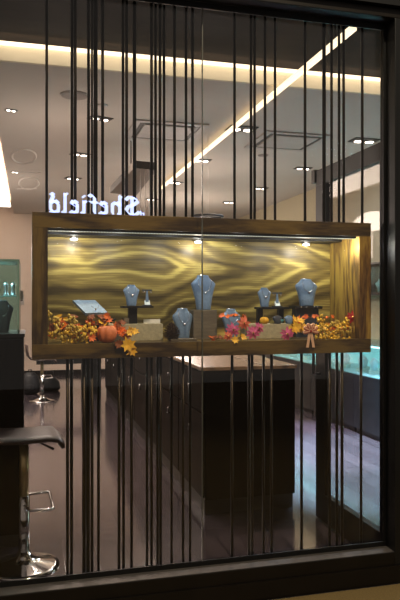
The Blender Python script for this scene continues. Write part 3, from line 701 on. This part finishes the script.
lb(wc, 'shelf', (3.98, 5.7, 1.56), (4.1695, 11, 1.59), M['darkcase']); lb(wc, 'pane', (3.982, 5.7, 1.5905), (3.988, 11, 1.9295), M['cglass'])
for j in range(10):
    o = mb().lathe([(.03,0),(.035,.05),(.06,.11),(.025,.135),(.02,.16)], (0,0,0), 14).build('neck_form', M['cyan'], None, True); o.location = (4.08, 5.95+j*.5, 1.5905)
    tag(o, 'pale neck form in the dark wall case, %s from the window' % ORD[j], 'jewellery stand', 'neck forms in the wall case')

# ---------------------------------------------------------------- far end: desk, bags
dk = thing('desk', 'dark desk at the far end with a solid right pedestal', 'desk', (.6, 10.6, 0))
lb(dk, 'top', (.08, 10.25, .60), (1.12, 10.85, .64), M['black'], .003); lb(dk, 'apron', (.1, 10.28, .50), (1.1, 10.32, .5995), M['black'])
lb(dk, 'pedestal', (.82, 10.33, 0), (1.1, 10.8, .5995), M['black']); 
bg = thing('backpack', 'black backpack on the floor under the far desk', 'bag', atz(30, 394, 0))
mb().lathe([(.10,0),(.155,.03),(.16,.16),(.13,.28),(.07,.34),(.02,.35)], (0,0,0), 20, sy=.7).build('body', M['bag'], bg, True)
mb().lathe([(.02,.04),(.09,.06),(.1,.14),(.05,.19)], (0,-.06,0), 16, sy=.8).build('pocket', M['blackfab'], bg, True)
mb().tube([(-.04,0,.34),(-.02,0,.39),(.02,0,.39),(.04,0,.34)], .008).build('strap', M['black'], bg, True)
bg = thing('handbag', 'slumped black handbag behind the far bar stool', 'bag', atz(50, 391, 0))
mb().lathe([(.13,0),(.17,.04),(.15,.15),(.09,.22),(.02,.23)], (0,0,0), 20, sy=.6).build('body', M['bag'], bg, True)
mb().tube([(-.07,0,.2),(-.05,0,.33),(.05,0,.33),(.07,0,.2)], .008).build('handle', M['black'], bg, True)
sw_ = thing('wall_switch', 'small grey intercom plate on the back wall above the stools', 'switch', at(21, 300, YF-.02))
mb().box((-.06,0,-.1),(.06,.019,.1)).build('plate', M['steel'], sw_, bevel=.003)
mb().box((-.03,-.01,-.02),(.03,-.0005,.02)).build('button', M['black'], sw_)

# ---------------------------------------------------------------- ceiling fixtures
dl = thing('downlight', 'x', 'ceiling light', (0,0,0), 'recessed twin ceiling spotlights')
mb().box((-.125,-.08,-.010), (.125,.08,-.0005)).build('trim', M['black'], dl, bevel=.002)
for sx in (-.055, .055):
    r_ = mb().lathe([(.045,-.0105),(.043,-.016),(.040,-.018)], (sx,0,0), 20).build('lamp', M['steel'], dl, True)
    mb().lathe([(.039,-.0185),(.034,-.021),(.01,-.022)], (sx,0,0), 20).build('lens', M['lamp'], r_, True)
spots = [(100,118,'behind the thick rod at upper left',1),(80,154,'left of the hanging dark panel',1),(73,178,'just above the left of the reversed sign reflection',0),(11,110,'nearest the bright left cove, upper one',1),(15,172,'nearest the bright left cove, lower one',0),
    (242,128,'beside the bright linear light, largest there',1),(202,160,'midway down the bright linear light',1),(175,182,'near the far end of the bright linear light',0),(152,199,'just right of the hanging dark panel',0),
    (364,140,'far right above the open door',1),(303,168,'above the right wall corner, left of the door',1),(261,188,'third back in the right-hand row',0),(229,202,'furthest back in the right-hand row',0)]
for i, (px, py, lab, on) in enumerate(spots):
    P = atz(px, py, CZ); place(dl, i == 0, P, 'black twin recessed spotlight '+lab, rz=0 if px > 200 else .35, sc=.42 if px < 20 else (1.15 if px in (364, 242) else .85))
    light('SPOT', 'downlight_beam', (P.x, P.y, CZ-.06), 6 if px in (364, 303) else 55, (1,.87,.76), .05, spot=2.2, blend=.8)
def ceil_disc(name, label, cat, px, py, r, m):
    P = atz(px, py, CZ); t = thing(name, label, cat, P)
    mb().lathe([(r*1.08,-.0005),(r*1.06,-.008),(r,-.01)], (0,0,0), 32).build('rim', M['vent'], t, True)
    mb().lathe([(r*.97,-.0105),(r*.9,-.013),(.01,-.014)], (0,0,0), 32).build('cover', m, t, True)
ceil_disc('ceiling_speaker', 'large round grey speaker grille in the ceiling, upper left', 'speaker', 74.5, 95, .11, M['grille'])
ceil_disc('smoke_detector', 'small round detector near the round speaker grille', 'detector', 102.6, 105, .045, M['vent'])
ceil_disc('smoke_detector', 'small round detector under the right air vent', 'detector', 263, 155, .06, M['grille'])
av = thing('air_vent', 'x', 'air vent', (0,0,0), 'square ceiling air vents')
A = .36
s = mb()
for a, b in (((-A,-A),(A,-A+.06)), ((-A,A-.06),(A,A)), ((-A,-A+.0601),(-A+.06,A-.0601)), ((A-.06,-A+.0601),(A,A-.0601))): s.box((a[0],a[1],-.015),(b[0],b[1],-.0005))
s.build('frame', M['vent'], av)
B = A-.061; s = mb()
for a, b in (((-B,-B),(B,-B+.045)), ((-B,B-.045),(B,B)), ((-B,-B+.0451),(-B+.045,B-.0451)), ((B-.045,-B+.0451),(B,B-.0451))): s.box((a[0],a[1],-.010),(b[0],b[1],-.0005))
s.build('slot', M['ventd'], av)
mb().box((-B+.05,-B+.05,-.02),(B-.05,B-.05,-.0005)).build('plate', M['vent'], av, bevel=.003)
for i, (px, py, lab) in enumerate(((165,131,'square white air vent left of the linear light'), (287,141,'square white air vent right of the linear light'))): place(av, i == 0, atz(px, py, CZ), lab)
# linear light
zl = CZ-.06
Pn = atz(353, 30, zl); Pf = atz(161, 189, zl); lx = 2.0
ll = thing('linear_light', 'long bright linear ceiling light running away from the window', 'ceiling light', (Pn.x, Pn.y, zl))
D = Pf-Pn; W_ = .025
sd = D.cross(Vector((0,0,1))).normalized()*W_
mb().add([-sd,sd,D+sd*.9,D-sd*.9,-sd+Vector((0,0,.02)),sd+Vector((0,0,.02)),D+sd*.9+Vector((0,0,.02)),D-sd*.9+Vector((0,0,.02))],[(0,1,2,3),(7,6,5,4),(0,4,5,1),(1,5,6,2),(2,6,7,3),(3,7,4,0)]).build('diffuser', M['tube'], ll)
for f, tp in ((.04, SZ), (.45, CZ), (.8, CZ)):
    mb().tube([D*f+Vector((0,0,.021)), D*f+Vector((0,0,tp-zl-.0005))], .006).build('hanger', M['steel'], ll)
# hanging dark panel
zp = 2.72
q = [atz(134,168,zp), atz(157,170,zp), atz(136,196,zp), atz(110,193,zp)]
hp = thing('hanging_panel', 'dark rectangular panel hung from the ceiling behind the rods', 'ceiling panel', q[0])
qq = [p-q[0] for p in q]; hh = Vector((0,0,.07))
mb().add(qq+[p+hh for p in qq], [(0,1,2,3),(7,6,5,4),(0,4,5,1),(1,5,6,2),(2,6,7,3),(3,7,4,0)]).build('body', M['panel'], hp)
for p in ((qq[0]+qq[1])*.2+(qq[2]+qq[3])*.3, (qq[0]+qq[1])*.1+(qq[2]+qq[3])*.4): 
    i_ = p; mb().tube([i_+hh, i_+Vector((0,0,CZ-zp-.0005))], .006).build('hanger', M['black'], hp)
for f in (.1,.3,.5,.7,.9):
    i_ = qq[0]*(1-f)+qq[1]*f+Vector((0,.03,-.0005)); mb().tube([i_, i_-Vector((0,0,.6))], .004).build('hanging_wire', M['vent'], hp)
# ring pendant
zr_ = 2.35
P = atz(208, 216.5, zr_)
rp = thing('ring_pendant', 'dark ring pendant lamp just above the box, centre', 'pendant lamp', P)
mb().tube([(.15*math.cos(2*PI*k/32), .15*math.sin(2*PI*k/32), 0) for k in range(32)], .012, 8, True).build('ring', M['black'], rp, True)
mb().tube([(-.15,0,0),(.15,0,0)], .006).build('crossbar', M['black'], rp)
mb().tube([(0,0,.006),(0,0,CZ-zr_-.001)], .0022, 6).build('stem', M['vent'], rp)
# reflected lettering, built as pale strokes on the ceiling
cl = thing('lettering_reflection', 'faint reflection of pale oval letters over the ceiling near the left cove', 'lettering', atz(25, 165, CZ))
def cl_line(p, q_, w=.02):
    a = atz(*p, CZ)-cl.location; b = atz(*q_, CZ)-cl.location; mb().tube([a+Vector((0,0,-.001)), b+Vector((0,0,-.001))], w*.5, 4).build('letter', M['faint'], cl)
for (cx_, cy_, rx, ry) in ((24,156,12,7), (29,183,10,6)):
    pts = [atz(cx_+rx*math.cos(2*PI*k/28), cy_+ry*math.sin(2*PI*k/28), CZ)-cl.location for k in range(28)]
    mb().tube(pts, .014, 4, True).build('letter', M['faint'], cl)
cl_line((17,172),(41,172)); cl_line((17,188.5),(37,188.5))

# ---------------------------------------------------------------- lights
light('AREA', 'cool_fill', (3.2, 6.3, 3.1), 25, (.6,.8,1), .6)  # cool area fill added under the ceiling, no fitting behind it
light('SPOT', 'floor_fill', (3.15, 5.2, 3.12), 2900, (.4,.78,1), .05, spot=1.0, blend=.5)  # this and the next: unseen blue spots added to tint the floor
light('SPOT', 'floor_fill', (2.75, 6.3, 3.12), 1900, (.62,.7,1), .05, spot=.85, blend=.6)
light('SPOT', 'corridor_lamp', (1.2, .3, 6.0), 580, (1,.86,.62), .05, spot=1.4, blend=.8, rot=(.42, 0, 0))
for px in (60, 120, 180, 240, 300, 345):
    light('POINT', 'led_glow', (ax(px, 3.245), 3.245, BZ1-T-.06), .72, (.86,.95,1), .02)
for px in (74, 198, 306):
    light('POINT', 'puck_glow', (ax(px, 3.44), 3.44, BZ1-T-.06), .6, (1,.98,.88), .02)
light('POINT', 'led_end_glow', (BX1-T-.05, BY0+.06, BZ1-T-.05), .35, (1,1,.7), .01)
light('AREA', 'cove_wash', (1.9, 4.62, SZ-.03), 16, (1,.9,.76), .04, rot=(PI/2-.25, 0, 0)); d_ = bpy.data.lights['cove_wash']; d_.shape = 'RECTANGLE'; d_.size = 4.4; d_.size_y = .03; d_.energy = 3.2
for x, y, e in ((.3, 6.2, 14), (2.0, 8.0, 18), (-1.0, 9.5, 30), (2.4, 10.5, 32)):
    light('POINT', 'room_fill', (x, y, 2.2), e, (1,.87,.78), .25)  # bare warm fill points added to lift the ceiling, no fittings
wd = bpy.data.worlds.new('World'); bpy.context.scene.world = wd; wd.use_nodes = True
wd.node_tree.nodes['Background'].inputs[0].default_value = (1,.9,.8,1); wd.node_tree.nodes['Background'].inputs[1].default_value = .12
# ---------------------------------------------------------------- camera
cd = bpy.data.cameras.new('camera'); cam = bpy.data.objects.new('camera', cd); C.objects.link(cam)
cam.location = (0, 0, EYE); cam.rotation_euler = (PI/2, 0, -YAW)
cd.sensor_fit = 'VERTICAL'; cd.sensor_height = 36; cd.sensor_width = 24; cd.lens = F/600*36; cd.clip_start = .05
sc = bpy.context.scene; sc.camera = cam
sc.cycles.caustics_reflective = False; sc.cycles.caustics_refractive = False
sc.view_settings.view_transform = 'Standard'; sc.view_settings.look = 'None'; sc.view_settings.gamma = 1; sc.view_settings.exposure = 1.0
